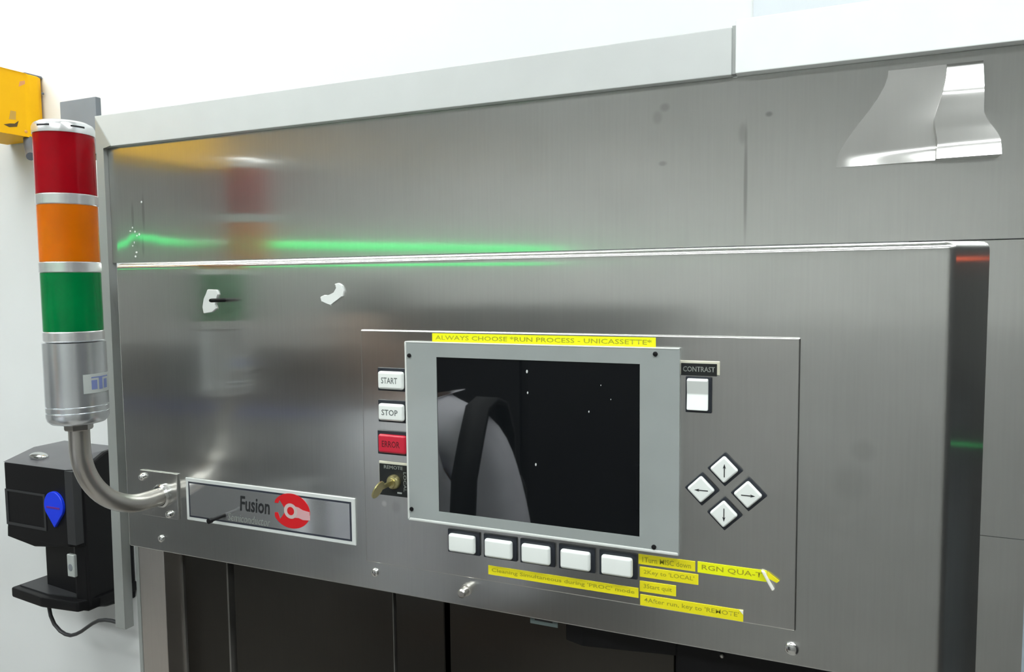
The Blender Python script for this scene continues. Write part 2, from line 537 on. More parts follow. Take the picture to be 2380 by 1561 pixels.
# trims round the opening
o = MB().prism([(-0.839, 1.7075), (-0.8115, 1.6690), (-0.0846, 1.6690), (-0.0846, 1.7078)], 0.017, 0.030, 0.0012)
struct(o.build('trim_1', M['trim']))
o = MB().prism([(-0.0815, 1.6690), (0.62, 1.6690), (0.62, 1.7125), (-0.0815, 1.7125)], 0.014, 0.030, 0.0012)
t2 = struct(o.build('trim_2', M['trim_lit']))
MB().box(-0.0848, -0.0813, 0.0185, 0.029, 1.670, 1.709).build('joint_strip', M['strip'], t2)
o = MB().prism([(-0.8465, 1.062), (-0.8275, 1.062), (-0.8275, 1.6690), (-0.8120, 1.6690), (-0.8393, 1.7073)], 0.018, 0.030, 0.0012)
struct(o.build('trim_3', M['strip']))

# ---- upper sheet with its small dents near the left end
up = thing('upper_panel', (-0.10, BACK, 1.45), 'large brushed steel sheet above the control box', 'panel')
bm = MB()
NX, NZ = 300, 90
X0, X1, Z0, Z1 = -0.8272, 0.62, 1.5288, 1.6688
def dent(x, z):
    kn = ((-0.830, -0.016), (-0.806, -0.002), (-0.790, 0.0127), (-0.765, 0.009), (-0.735, 0.003), (-0.70, 0.0))
    sl = kn[0][1] if x <= kn[0][0] else 0.0
    for (xa, sa), (xb, sb_) in zip(kn, kn[1:]):
        if xa <= x <= xb:
            t = (x - xa) / (xb - xa); t = t * t * (3 - 2 * t)
            sl = sa + (sb_ - sa) * t
    dz = z - 1.556
    return sl * dz * math.exp(-(dz / 0.035) ** 2)
xs = [X0 + 0.22 * k / 150 for k in range(150)] + [X0 + 0.22 + (X1 - X0 - 0.22) * k / 60 for k in range(61)]
rows = []
for j in range(NZ + 1):
    z = Z0 + (Z1 - Z0) * j / NZ
    rows.append([bm.bm.verts.new((x, BACK - dent(x, z), z)) for x in xs])
for A, B in zip(rows, rows[1:]):
    for k in range(len(xs) - 1):
        bm.bm.faces.new((A[k], A[k + 1], B[k + 1], B[k]))
bm.build('sheet', M['steel_up'], up, flat=False)
MB().box(X0, X1, BACK + 0.0004, BACK + 0.004, Z0, Z1).build('sheet_back', M['black_void'], up, smooth=0)
# tiny bright scratches around the dents
sc = MB()
for (x, z) in ((-0.791, 1.571), (-0.787, 1.566), (-0.795, 1.567), (-0.789, 1.553), (-0.792, 1.549), (-0.786, 1.541), (-0.788, 1.536),
               (-0.784, 1.561), (-0.780, 1.5625), (-0.774, 1.601)):
    sc.ball((x, BACK - 0.0003, z), 0.0011, (random.uniform(.8, 1.8), 0.25, random.uniform(.8, 1.6)), 1)
q = sc.build('scratch_marks', M['glue'], up); q['kind'] = 'stuff'

# ---- sheet added on the upper panel, bent to mirror the lamp brightly
fm = MB()
NU, NV = 60, 60
def sstep(a, b, x):
    t = max(0.0, min(1.0, (x - a) / (b - a)))
    return t * t * (3 - 2 * t)
cols = []
STEP = 0.625                                 # a crease: the upper right corner is bent further out
for u, bent in [(STEP * i / 40, 0.0) for i in range(41)] + [(STEP + 0.002 + (1 - STEP - 0.002) * i / 30, 1.0) for i in range(31)]:
    h, col = 0.0003, []
    for j in range(NV + 1):
        v = 1 - j / NV                       # 1 at the top, 0 at the bottom
        left = -0.004 + 0.036 * sstep(0.0, 1.0, v)
        right = 0.0952 + 0.0112 * sstep(0.48, 0.12, v)
        x = left + (right - left) * u
        z = 1.5888 + (1.6605 - 1.5888) * v
        slope = 0.09 * sstep(0.25, 1.0, u) * sstep(1.0, 0.5, v)
        slope += 0.42 * sstep(0.17, 0.06, v) * (0.15 + 0.85 * min(1.0, u / 0.6)) * sstep(0.0, 0.08, u)
        slope += bent * 0.40 * sstep(0.64, 0.74, v)
        slope -= bent * 0.04 * sstep(0.66, 0.58, v) * sstep(0.28, 0.34, v)
        h = max(0.0003, h + slope * (1.6605 - 1.5888) / NV)
        col.append(fm.bm.verts.new((x, BACK - h, z)))
    cols.append(col)
for A, B in zip(cols, cols[1:]):
    for j in range(NV):
        fm.bm.faces.new((A[j], B[j], B[j + 1], A[j + 1]))
rim = [c[0] for c in cols] + cols[-1][1:] + [c[-1] for c in reversed(cols[:-1])] + cols[0][-2:0:-1]
foot = [fm.bm.verts.new((q.co.x, BACK, q.co.z)) for q in rim]      # turned-back rim down to the panel
for k in range(len(rim)):
    j = (k + 1) % len(rim)
    fm.bm.faces.new((rim[k], foot[k], foot[j], rim[j]))
fo = tag(fm.build('bright_patch_sheet', M['film'], flat=False), 'shiny bulging sheet added for the bright reflection at the right end of the upper steel panel', 'sheet')

# ---- lower right sheet beside the box
lp = thing('side_fascia', (0.10, BACK, 0.9), 'narrow grey steel sheet right of the control box, below a dark seam', 'panel')
MB().box(0.05, 0.1338, BACK + 0.0003, BACK + 0.006, 1.3017, 1.5278).build('upper_sheet', M['steel_box'], lp)
MB().box(0.05, 0.1338, BACK + 0.0003, BACK + 0.006, 0.90, 1.3012).build('lower_sheet', M['steel_box'], lp)
MB().box(0.1338, 0.60, BACK + 0.0003, BACK + 0.006, 1.4085, 1.5278, 0.0006, 1).build('upper_sheet', M['steel_box'], lp)
MB().box(0.05, 0.60, BACK + 0.007, BACK + 0.009, 1.40, 1.5287).build('backing', M['black_void'], lp, smooth=0)
pb = MB().box(0.1440, 0.62, 0.120, 0.149, 0.2, 1.4000, 0.002)
tag(pb.build('blue_panel', M['pale_blue']), 'pale blue enamel panel at the far right edge of the photo', 'panel')

# ================================================================== CONTROL BOX
box = thing('control_box', (-0.358, 0.0, 1.1825), 'wide brushed steel control box with a slanting right flank', 'control box')
def plan(d):
    a = [(-0.7925 + 0.3 * d, 0.024), (-0.7925 + 0.3 * d, 0.0025 + d), (-0.7918 + 0.3 * d, 0.0007 + d), (-0.790 + 0.3 * d, d)]
    cxr, fr = 0.0765, 0.004
    a += [(cxr - fr - 0.4 * d, d)]
    for k in range(1, 6):
        s = k / 6
        p0, p1, p2 = Vector((cxr - fr, 0)), Vector((cxr, 0)), Vector((cxr + fr * 0.75, fr * 0.66))
        b = p0 * (1 - s) ** 2 + p1 * 2 * s * (1 - s) + p2 * s * s
        a.append((b.x - 0.45 * d, b.y + 0.8 * d))
    a += [(0.0795 - 0.5 * d, 0.00264 + 0.7 * d), (0.1035 - 0.75 * d, 0.0240)]
    return a
prof = [(0.003, 1.1825), (0.001, 1.1831), (0.0, 1.1845), (0.0, 1.5095)]
prof += [(0.00022 * (k / 6) ** 2, 1.5095 + 0.0115 * k / 6) for k in range(1, 7)]
for k in range(1, 9):
    a = PI / 2 * k / 8
    prof.append((0.00022 + 0.0075 * (1 - math.cos(a)), 1.5210 + 0.0062 * math.sin(a)))
prof.append((0.020, 1.5273))
bb = MB()
rings = [[bb.bm.verts.new((x, min(y, 0.0245), z)) for x, y in plan(d)] for d, z in prof]
for A, B in zip(rings, rings[1:]):
    for k in range(len(A) - 1):
        bb.bm.faces.new((A[k], A[k + 1], B[k + 1], B[k]))
fs = bb.build('front_sheet', M['steel_box'], box, smooth=50)
MB().box(-0.790, 0.074, 0.004, 0.0235, 1.184, 1.188).build('bottom_lip', M['steel_box'], box)
MB().box(-0.788, 0.074, 0.0215, 0.0235, 1.188, 1.52).build('rear_sheet', M['black_void'], box, smooth=0)

def dome_bolt(x, z, r, parent, y=0.0, name='bolt', h=0.4):
    p = [(r, 0.0), (r, r * 0.25)] + [(r * math.cos(a), r * (0.25 + h * math.sin(a))) for a in (0.3, 0.6, 0.9, 1.2, 1.45)] + [(0.0, r * (0.25 + h))]
    return MB().lathe(p, (x, y, z), 'Y', 20).build(name, M['bolt'], parent)

dome_bolt(-0.7373, 1.1990, 0.0042, box)
dome_bolt(-0.4349, 1.2020, 0.0045, box)
dome_bolt(-0.0300, 1.1975, 0.0056, box)
st = MB().lathe([(0.0058, 0), (0.0058, 0.003), (0.0045, 0.0035), (0.0045, 0.011), (0.0032, 0.0125), (0.0, 0.0128)], (-0.3288, 0.0, 1.2005), 'Y', 18)
st.build('stud_bolt', M['pipe'], box)

# leftovers of glue, one with a black pin through it
g1 = thing('adhesive_pad', (-0.643, 0, 1.483), 'torn white adhesive pad with a black pin, upper left of the box', 'adhesive pad')
MB().prism([(-0.6475, 1.4955), (-0.634, 1.4950), (-0.6315, 1.4900), (-0.637, 1.4830), (-0.6385, 1.4780), (-0.6350, 1.4745), (-0.6420, 1.4700),
            (-0.6545, 1.4685), (-0.6560, 1.4760), (-0.6530, 1.4850)], -0.0022, 0, 0.001).build('pad', M['glue'], g1)
MB().lathe([(0.0022, 0.0), (0.0022, 0.019), (0.0017, 0.021), (0.0, 0.0212)], (-0.6247, 0.0, 1.4836), 'Y', 14).build('pin', M['black_plastic'], g1)
g2 = MB()
g2.prism([(-0.4935, 1.4868), (-0.4880, 1.4890), (-0.4815, 1.4880), (-0.4755, 1.4905), (-0.4715, 1.4960), (-0.4755, 1.5000), (-0.4700, 1.5012),
          (-0.4655, 1.4985), (-0.4635, 1.4930), (-0.4650, 1.4870), (-0.4720, 1.4850), (-0.4780, 1.4815), (-0.4800, 1.4770), (-0.4830, 1.4805),
          (-0.4920, 1.4815)], -0.0022, 0, 0.001)
tag(g2.build('adhesive_blob', M['glue']), 'squiggly white glue residue on the box right of the pinned pad', 'adhesive pad')

# ================================================================== NAMEPLATE
npx0, npx1, npz0, npz1 = -0.6930, -0.4570, 1.2276, 1.2778
np_ = thing('nameplate', (-0.575, 0, 1.2277), 'long polished nameplate with red emblem and word Fusion', 'nameplate')
MB().box(npx0, npx1, -0.0016, 0, npz0, npz1, 0.0006, 1).build('rim', M['plate_white'], np_)
MB().box(npx0 + 0.0045, npx1 - 0.0045, -0.0018, -0.0014, npz0 + 0.0042, npz1 - 0.0042).build('border_line', M['plate_dark'], np_, smooth=0)
MB().box(npx0 + 0.0066, npx1 - 0.0066, -0.0020, -0.0016, npz0 + 0.0062, npz1 - 0.0062).build('face', M['plate_face'], np_, smooth=0)
text('Fusion', -0.6114, -0.5690, 1.2478, 1.2650, -0.00215, M['ink_dark'], np_, shear=0.1, bold=0.02)
text('Semiconductor', -0.6300, -0.5690, 1.2345, 1.2435, -0.00215, M['label_text'], np_, shear=0.25)
ec, er = (-0.5395, 1.2555), (0.0250, 0.0192)
def E2(p):
    return (ec[0] + er[0] * p[0], ec[1] + er[1] * p[1])
arc = [(math.cos(math.radians(a)), math.sin(math.radians(a))) for a in range(-155, 156, 8)]
notch = [(-0.90, 0.36), (-0.70, 0.36), (-0.62, 0.56), (-0.52, 0.40), (-0.36, 0.12), (-0.33, 0.0), (-0.36, -0.12), (-0.52, -0.40), (-0.62, -0.56), (-0.68, -0.34), (-0.74, -0.18), (-0.90, -0.20)]
MB().prism([E2(p) for p in arc + notch], -0.0023, -0.0019).build('emblem', M['logo_red'], np_, smooth=0)
handle = [(0.18, 0.30), (0.40, 0.26), (0.62, 0.14), (0.99, 0.08), (0.99, -0.40), (0.62, -0.42), (0.40, -0.34), (0.18, -0.36)]
MB().prism([E2(p) for p in handle], -0.00245, -0.0019).build('emblem_handle', M['logo_pink'], np_, smooth=0)
ring = MB()
N = 28
outr = [ring.bm.verts.new((*[E2((0.36 * math.cos(2 * PI * k / N) - 0.02, 0.44 * math.sin(2 * PI * k / N)))[0]], -0.0026, E2((0, 0.44 * math.sin(2 * PI * k / N)))[1])) for k in range(N)]
inr = [ring.bm.verts.new((E2((0.19 * math.cos(2 * PI * k / N) - 0.02, 0))[0], -0.0026, E2((0, 0.24 * math.sin(2 * PI * k / N)))[1])) for k in range(N)]
for k in range(N):
    ring.bm.faces.new((outr[k], outr[(k + 1) % N], inr[(k + 1) % N], inr[k]))
ring.build('emblem_ring', M['logo_pale'], np_, smooth=0)
hub = MB().prism([E2((0.19 * math.cos(2 * PI * k / N) - 0.02, 0.24 * math.sin(2 * PI * k / N))) for k in range(N)], -0.0026, -0.0022)
hub.build('emblem_hub', M['logo_red'], np_, smooth=0)
pin = MB().lathe([(0.0022, 0.0), (0.0022, 0.021), (0.0030, 0.0215), (0.0030, 0.026), (0.0, 0.0265)], (-0.6345, 0.0, 1.2400), 'Y', 14)
tag(pin.build('black_pin', M['black_plastic']), 'short black pin sticking out of the lower edge of the nameplate', 'pin')

# ================================================================== CONTROL PLATE AND DISPLAY
PY = -0.003
cp = thing('control_plate', (-0.235, PY, 1.2135), 'brushed steel control plate carrying the display and all push buttons', 'panel')
MB().box(-0.4440, -0.0270, PY, 0.0, 1.2135, 1.4538, 0.0024, 3).build('plate', M['steel_plate'], cp)

dp = thing('display', (-0.255, PY, 1.2655), 'dark flat display screen in a pale grey acrylic frame', 'display')
BX = (-0.3890, -0.1215, 1.2655, 1.4432)
WX = (-0.3540, -0.1552, 1.2777, 1.4290)
MB().frame(BX, WX, -0.0080, PY).build('frame', M['bezel'], dp, smooth=0)
e = 0.0022
MB().prism([(BX[0] - 0.0004, BX[2]), (BX[0] + e, BX[2] + e), (BX[0] + e, BX[3] - 0.001), (BX[0] - 0.0004, BX[3])], -0.0084, PY, 0.0006, 1).build('frame_edge', M['bezel_edge'], dp)
MB().prism([(BX[0], BX[2] - 0.0004), (BX[1], BX[2] - 0.0004), (BX[1], BX[2] + e + 0.0005), (BX[0] + e, BX[2] + e + 0.0005)], -0.0086, PY, 0.001, 2).build('frame_edge', M['bezel_edge'], dp)
MB().prism([(BX[1] - 0.0012, BX[2]), (BX[1] + 0.0003, BX[2]), (BX[1] + 0.0003, BX[3]), (BX[1] - 0.0012, BX[3])], -0.0082, PY).build('frame_edge', M['bezel'], dp)
MB().prism([(BX[0], BX[3] - 0.0010), (BX[1], BX[3] - 0.0010), (BX[1], BX[3] + 0.0003), (BX[0], BX[3] + 0.0003)], -0.0083, PY, 0.0004, 1).build('frame_edge', M['bezel_edge'], dp)
MB().box(WX[0] - 0.0002, WX[1] + 0.0002, -0.0073, -0.0035, WX[2] - 0.0002, WX[3] + 0.0002).build('screen', M['screen'], dp, smooth=0)
for (x, z) in ((-0.3838, 1.4297), (-0.1418, 1.4381), (-0.3846, 1.2768), (-0.1425, 1.2705)):
    MB().lathe([(0.0021, 0.0), (0.0021, 0.0008), (0.0012, 0.0011), (0.0, 0.0011)], (x, -0.0080, z), 'Y', 12).build('screw', M['black_plastic'], dp)
sp = MB()
for (x, z, r) in ((-0.2600, 1.4185, 0.0016), (-0.2595, 1.3990, 0.0012), (-0.2520, 1.3330, 0.0014), (-0.2010, 1.3850, 0.0010), (-0.190, 1.409, 0.0006), (-0.181, 1.397, 0.0006)):
    sp.ball((x, -0.0075, z), r, (0.7, 0.15, 1.1), 1)
q = sp.build('specks', M['speck'], dp); q['kind'] = 'stuff'

# ------------------------------------------------------------------ push buttons
def push_button(cx, cz, w, h, label, capmat, base=True, group=None, word=None, ink=None, top=-0.0105):
    t = thing('push_button', (cx, PY, cz), label, 'button', group)
    if base:
        MB().box(cx - w / 2 - 0.0028, cx + w / 2 + 0.0034, -0.0052, PY, cz - h / 2 - 0.0022, cz + h / 2 + 0.0030, 0.0008).build('surround', M['key_base'], t)
    MB().box(cx - w / 2, cx + w / 2, top, -0.0045, cz - h / 2, cz + h / 2, 0.0026, 3).build('cap', capmat, t)
    if word:
        text(word, cx - w * 0.34, cx + w * 0.30, cz - h * 0.17, cz + h * 0.17, top - 0.0001, ink, t, name='legend', bold=0.01)
    return t

push_button(-0.4055, 1.4042, 0.0292, 0.0180, 'white START push button left of the screen', M['white_key'], True, 'push buttons left of the screen', 'START', M['ink'])
push_button(-0.4058, 1.3722, 0.0292, 0.0172, 'white STOP push button left of the screen', M['white_key'], True, 'push buttons left of the screen', 'STOP', M['ink'])
push_button(-0.4058, 1.3402, 0.0325, 0.0190, 'red ERROR push button left of the screen', M['red_key'], True, 'push buttons left of the screen', 'ERROR', M['ink_red'], -0.0095)
names = ['first blank white key from the left under the screen', 'second blank white key from the left under the screen',
         'middle blank white key of the row of five under the screen', 'fourth blank white key from the left under the screen',
         'rightmost blank white key under the screen, beside the yellow tapes']
sx = [-0.3292, -0.2905, -0.2525, -0.2141, -0.1755]
k0 = push_button(sx[0], 1.2488, 0.0285, 0.0178, names[0], M['white_key'], True, 'row of five blank keys')
for i in range(1, 5):
    k = copy_tree(k0, (sx[i] - sx[0], 0, 0))
    k['label'] = names[i]

def arrow_button(cx, cz, ang, word):
    t = thing('arrow_button', (cx, PY, cz), word, 'button', 'diamond of arrow keys')
    s = 0.0103
    MB().box(cx - s, cx + s, -0.0052, PY, cz - s, cz + s, 0.0008).rot(PI / 4, (cx, 0, cz)).build('surround', M['key_base'], t)
    c = 0.0083
    MB().box(cx - c - 0.0006, cx + c - 0.0006, -0.0092, -0.0045, cz - c, cz + c, 0.0018, 3).rot(PI / 4, (cx, 0, cz)).build('cap', M['white_key'], t)
    L = 0.0056
    a = MB().prism([(cx - L, cz - 0.0004), (cx + L * 0.4, cz - 0.0004), (cx + L * 0.25, cz - 0.0013), (cx + L, cz), (cx + L * 0.25, cz + 0.0013),
                    (cx + L * 0.4, cz + 0.0004), (cx - L, cz + 0.0004)], -0.00935, -0.0091)
    a.rot(-ang, (cx, 0, cz)).build('arrow', M['ink_dark'], t, smooth=0)
    return t
arrow_button(-0.0839, 1.3431, PI / 2, 'white diamond key with an arrow pointing up')
arrow_button(-0.1026, 1.3246, PI, 'white diamond key with an arrow pointing left')
arrow_button(-0.0648, 1.3240, 0, 'white diamond key with an arrow pointing right')
arrow_button(-0.0839, 1.3056, -PI / 2, 'white diamond key with an arrow pointing down')

# ------------------------------------------------------------------ contrast label and rocker
cl = thing('contrast_label', (-0.1055, PY, 1.421), 'small black CONTRAST label with a cream edge above the rocker switch', 'label')
MB().box(-0.1218, -0.0890, -0.0045, PY, 1.4212, 1.4330, 0.0005, 1).build('edge', M['cream'], cl)
MB().box(-0.1206, -0.0912, -0.0050, -0.0044, 1.4205, 1.4308).build('face', M['black_label'], cl, smooth=0)
text('CONTRAST', -0.1190, -0.0928, 1.4238, 1.4282, -0.0051, M['label_text'], cl, name='legend', bold=0.01)
rk = thing('rocker_switch', (-0.106, PY, 1.404), 'white rocker switch in a dark surround under the contrast label', 'switch')
MB().box(-0.1168, -0.0952, -0.0055, PY, 1.3893, 1.4197, 0.0008).build('surround', M['key_base'], rk)
MB().prism_x([(-0.005, 1.3915), (-0.0095, 1.3918), (-0.0062, 1.4050), (-0.0098, 1.4168), (-0.0075, 1.4182), (-0.005, 1.4184)], -0.1152, -0.0978, 0.0010, 2).build('rocker', M['white_key'], rk)

# ------------------------------------------------------------------ key switch
ks = thing('key_switch', (-0.4075, PY, 1.287), 'black key switch plate with a brass key, below the ERROR button', 'switch')
MB().box(-0.4245, -0.3896, -0.0042, PY, 1.2872, 1.3212, 0.0005, 1).build('edge', M['cream'], ks)
MB().box(-0.4236, -0.3908, -0.0048, -0.0041, 1.2866, 1.3188).build('face', M['black_label'], ks, smooth=0)
text('REMOTE', -0.4180, -0.3960, 1.3140, 1.3175, -0.0049, M['label_text'], ks, name='legend', bold=0.01)
text('LOCAL', -0.3955, -0.3920, 1.2920, 1.3120, -0.0049, M['label_text'], ks, vertical=True, name='legend', bold=0.01)
MB().lathe([(0.0074, 0), (0.0074, 0.003), (0.0062, 0.005), (0.0045, 0.0055), (0.0045, 0.007), (0, 0.007)], (-0.4062, -0.0045, 1.3015), 'Y', 24).build('barrel', M['brass'], ks)
ky = MB()
for k in range(1):
    c = (-0.4062, 1.3015)
    ky.box(c[0] - 0.0009, c[0] + 0.0009, -0.026, -0.011, c[1] - 0.0032, c[1] + 0.0032, 0.0004, 1)
    bow = [(-0.0335 + 0.0085 * math.cos(2 * PI * a / 20), c[1] - 0.001 + 0.0095 * math.sin(2 * PI * a / 20)) for a in range(20)]
    ky.prism_x(bow, c[0] - 0.0010, c[0] + 0.0010, 0.0004, 1)
ky.rot(0.45, (-0.4062, 0, 1.3015)).build('key', M['brass'], ks)
MB().box(-0.4025, -0.3975, -0.0056, -0.0047, 1.2898, 1.2912).build('pointer', M['dull_label'], ks)

# ------------------------------------------------------------------ yellow label tapes
def tape(x0, x1, z0, z1, word, label, m=None, tilt=0.0, name='label_tape'):
    t = thing(name, ((x0 + x1) / 2, PY, z0), label, 'label', 'yellow label tapes')
    d = tilt * (x1 - x0) / 2
    MB().prism([(x0, z0 - d), (x1, z0 + d), (x1, z1 + d), (x0, z1 - d)], PY - 0.0005, PY).build('strip', m or M['yellow'], t, smooth=0)
    h = z1 - z0
    text(word, x0 + 0.0035, x1 - 0.0035, z0 + h * 0.24, z1 - h * 0.22, PY - 0.0006, M['ink_olive'], t, tilt=tilt, bold=0.008)
    return t
tape(-0.3605, -0.1426, 1.4434, 1.4516, 'ALWAYS CHOOSE *RUN PROCESS - UNICASSETTE*', 'long bright yellow tape reading ALWAYS CHOOSE RUN PROCESS above the screen', M['yellow_neon'])
tape(-0.3035, -0.1572, 1.2209, 1.2296, "Cleaning Simultaneous during 'PROC' mode", 'long yellow tape under the row of blank keys', None, 0.001)
tape(-0.1572, -0.1080, 1.2520, 1.2608, '1Turn MISC down', 'upper short yellow tape right of the blank keys, reading MISC down', None, 0.001)
rg = tape(-0.1060, -0.0500, 1.2518, 1.2612, 'RGN QUA-T', 'bright yellow tape RGN QUA-T with a peeling right end', M['yellow_neon'], 0.001)
MB().prism([(-0.0545, 1.2615), (-0.0515, 1.2610), (-0.0435, 1.2470), (-0.0455, 1.2455)], -0.0062, -0.0036, 0.0006, 1).build('curled_end', M['tape_back'], rg)
MB().prism([(-0.0495, 1.2610), (-0.0400, 1.2545), (-0.0420, 1.2525), (-0.0500, 1.2560)], -0.0045, -0.0036).build('curled_tip', M['yellow'], rg)
tape(-0.1560, -0.1053, 1.2406, 1.2496, "2Key to 'LOCAL'", 'short yellow tape reading Key to LOCAL', None, 0.004)
tape(-0.1560, -0.1242, 1.2275, 1.2369, '3Start quit', 'shortest yellow tape, between the Key to LOCAL and After run tapes', None, 0.010)
t4 = tape(-0.1556, -0.0682, 1.2148, 1.2246, "4After run, key to 'REMOTE'", 'lowest yellow tape reading After run, key to REMOTE', None, 0.0)
MB().prism([(-0.0712, 1.2246), (-0.0682, 1.2246), (-0.0682, 1.2212)], -0.0042, -0.0034).build('lifted_corner', M['tape_back'], t4, smooth=0)

# ================================================================== SIGNAL TOWER
AX, AY = -0.728, -0.105
R = 0.0282
tw = thing('signal_tower', (AX, -0.003, 1.2533), 'stack light with red, amber and green lenses on a bent steel pipe', 'signal light')
def ring_part(z0, z1, r, m, name, bev=0.0012):
    return MB().lathe([(0.0, z0), (r - bev, z0), (r, z0 + bev), (r, z1 - bev), (r - bev, z1), (0.0, z1)], (AX, AY, 0), 'Z', 56).build(name, m, tw)
def lens(z0, z1, m, name, ribs=True):
    L = MB().lathe([(R - 0.0022, z0), (R - 0.0006, z0), (R - 0.0006, z1), (R - 0.0022, z1), (R - 0.0022, z0)], (AX, AY, 0), 'Z', 64)
    L.bm.faces.ensure_lookup_table()
    lo = L.build(name, m, tw)
    c = MB().lathe([(0.0, z0 + 0.0002), (0.012, z0 + 0.0002), (0.012, z1 - 0.0002), (0.0, z1 - 0.0002)], (AX, AY, 0), 'Z', 20)
    c.build('core', M['core'], lo)
    s = MB()
    s.lathe([(0.0, z0 + 0.0003), (0.021, z0 + 0.0003), (0.021, z0 + 0.011), (0.0, z0 + 0.011)], (AX, AY, 0), 'Z', 24)
    if ribs:
        for k in range(36):
            a = 2 * PI * k / 36
            x, y = AX + 0.0235 * math.cos(a), AY + 0.0235 * math.sin(a)
            s.box(x - 0.0007, x + 0.0007, y - 0.0007, y + 0.0007, z0 + 0.0003, z1 - 0.004)
    s.build('socket', M['core_dark'], lo)
    return lo
ZT = [1.6535, 1.5935, 1.5820, 1.5255, 1.5140, 1.4550, 1.4440]
lens(ZT[1], ZT[0], M['red_lens'], 'red_lens', False)
ring_part(ZT[2], ZT[1], R, M['silver'], 'collar')
lens(ZT[3], ZT[2], M['amber_lens'], 'amber_lens')
ring_part(ZT[4], ZT[3], R, M['silver'], 'collar')
lens(ZT[5], ZT[4], M['green_lens'], 'green_lens')
ring_part(ZT[6], ZT[5], R, M['silver'], 'collar')
cap = MB().lathe([(0.0, 1.6532), (R, 1.6532), (R + 0.0002, 1.6600), (R - 0.0015, 1.6635), (R - 0.006, 1.6660), (R - 0.014, 1.6675), (0.0, 1.6680)], (AX, AY, 0), 'Z', 56).build('cap', M['silver'], tw)
for a in (-75, -10, 80, 170):
    MB().lathe([(R + 0.0003, 1.6585), (R + 0.0003, 1.6602), (R - 0.002, 1.6602), (R - 0.002, 1.6585), (R + 0.0003, 1.6585)], (AX, AY, 0), 'Z', 10,
               math.radians(a - 14), math.radians(a + 14)).build('slot', M['ink_dark'], cap)
Rb = 0.0292
body = [(0.0, 1.3575), (0.018, 1.3575), (Rb - 0.004, 1.3592), (Rb - 0.0012, 1.3620), (Rb, 1.3660), (Rb, 1.3705), (Rb - 0.0008, 1.3711), (Rb, 1.3717), (Rb, 1.3765),
        (Rb - 0.0008, 1.3771), (Rb, 1.3777), (Rb, 1.4430), (0.0, 1.4430)]
bd = MB().lathe(body, (AX, AY, 0), 'Z', 64).build('base', M['silver_body'], tw)
stk = MB().lathe([(Rb + 0.0002, 1.3910), (Rb + 0.0004, 1.3912), (Rb + 0.0004, 1.4105), (Rb + 0.0002, 1.4107)], (AX, AY, 0), 'Z', 14, math.radians(-25), math.radians(46)).build('sticker', M['dull_label'], bd)
ps = MB()
for (a0, a1, z0, z1) in ((-10, 2, 1.395, 1.4045), (6, 15, 1.3945, 1.407), (19, 30, 1.395, 1.4045), (-10, 34, 1.4065, 1.4078)):
    ps.lathe([(Rb + 0.0006, z0), (Rb + 0.0006, z1)], (AX, AY, 0), 'Z', 4, math.radians(a0), math.radians(a1))
ps.build('sticker_print', plain('faded_blue_print', (0.16, 0.20, 0.42), 0.5), bd)
MB().lathe([(0.0, 1.3505), (0.0125, 1.3505), (0.0135, 1.352), (0.0135, 1.3575), (0.0, 1.3575)], (AX, AY, 0), 'Z', 6).build('nut', M['pipe'], tw)
RB = 0.078
pth = [(AX, AY, 1.354), (AX, AY, 1.342)]
for k in range(19):
    a = PI / 2 * k / 18
    pth.append((AX, AY + RB - RB * math.cos(a), 1.2533 + RB - RB * math.sin(a)))
pth += [(AX, -0.015, 1.2533), (AX, -0.003, 1.2533)]
MB().tube(pth, 0.0102, 24).build('pipe', M['pipe'], tw)
MB().lathe([(0.0102, 0.0), (0.0138, 0.0), (0.0138, 0.004), (0.0120, 0.0058), (0.0102, 0.006)], (AX, -0.003, 1.2533), 'Y', 28).build('pipe_collar', M['bolt'], tw)
fl = MB().box(-0.7650, -0.7050, -0.003, 0.0, 1.2262, 1.2805, 0.0008, 2).build('flange', M['steel_plate'], tw)
for (x, z) in ((-0.7590, 1.2728), (-0.7180, 1.2320)):
    dome_bolt(x, z, 0.0048, fl, -0.003, 'screw', 0.9)

# ================================================================== DISPENSER ON THE WALL
ds = thing('dispenser', (-1.045, WALL_Y, 1.03), 'black wall dispenser with blue drop emblem and drip tray, left of the machine', 'dispenser')
hd = MB().prism_z([(-1.121, 0.149), (-1.121, 0.066), (-1.117, 0.060), (-0.986, 0.060), (-0.968, 0.072), (-0.968, 0.149)], 1.134, 1.2455, 0.0025, 2)
hd.build('head', M['black_plastic'], ds)
ld = MB()
a = [(-1.120, 0.061), (-0.986, 0.061), (-0.969, 0.073), (-0.969, 0.149), (-1.120, 0.149)]
b = [(-1.108, 0.100), (-0.992, 0.100), (-0.985, 0.105), (-0.985, 0.149), (-1.108, 0.149)]
va = [ld.bm.verts.new((x, y, 1.2450)) for x, y in a]; vb = [ld.bm.verts.new((x, y, 1.2600)) for x, y in b]
for i in range(5):
    ld.bm.faces.new((va[i], va[(i + 1) % 5], vb[(i + 1) % 5], vb[i]))
ld.bm.faces.new(vb); ld.bm.faces.new(va[::-1])
ld.build('lid', M['grey_lid'], ds)
MB().ball((-1.068, 0.080, 1.2535), 0.0145, (1.25, 0.6, 0.42), 3).build('lock_button', M['bolt'], ds)
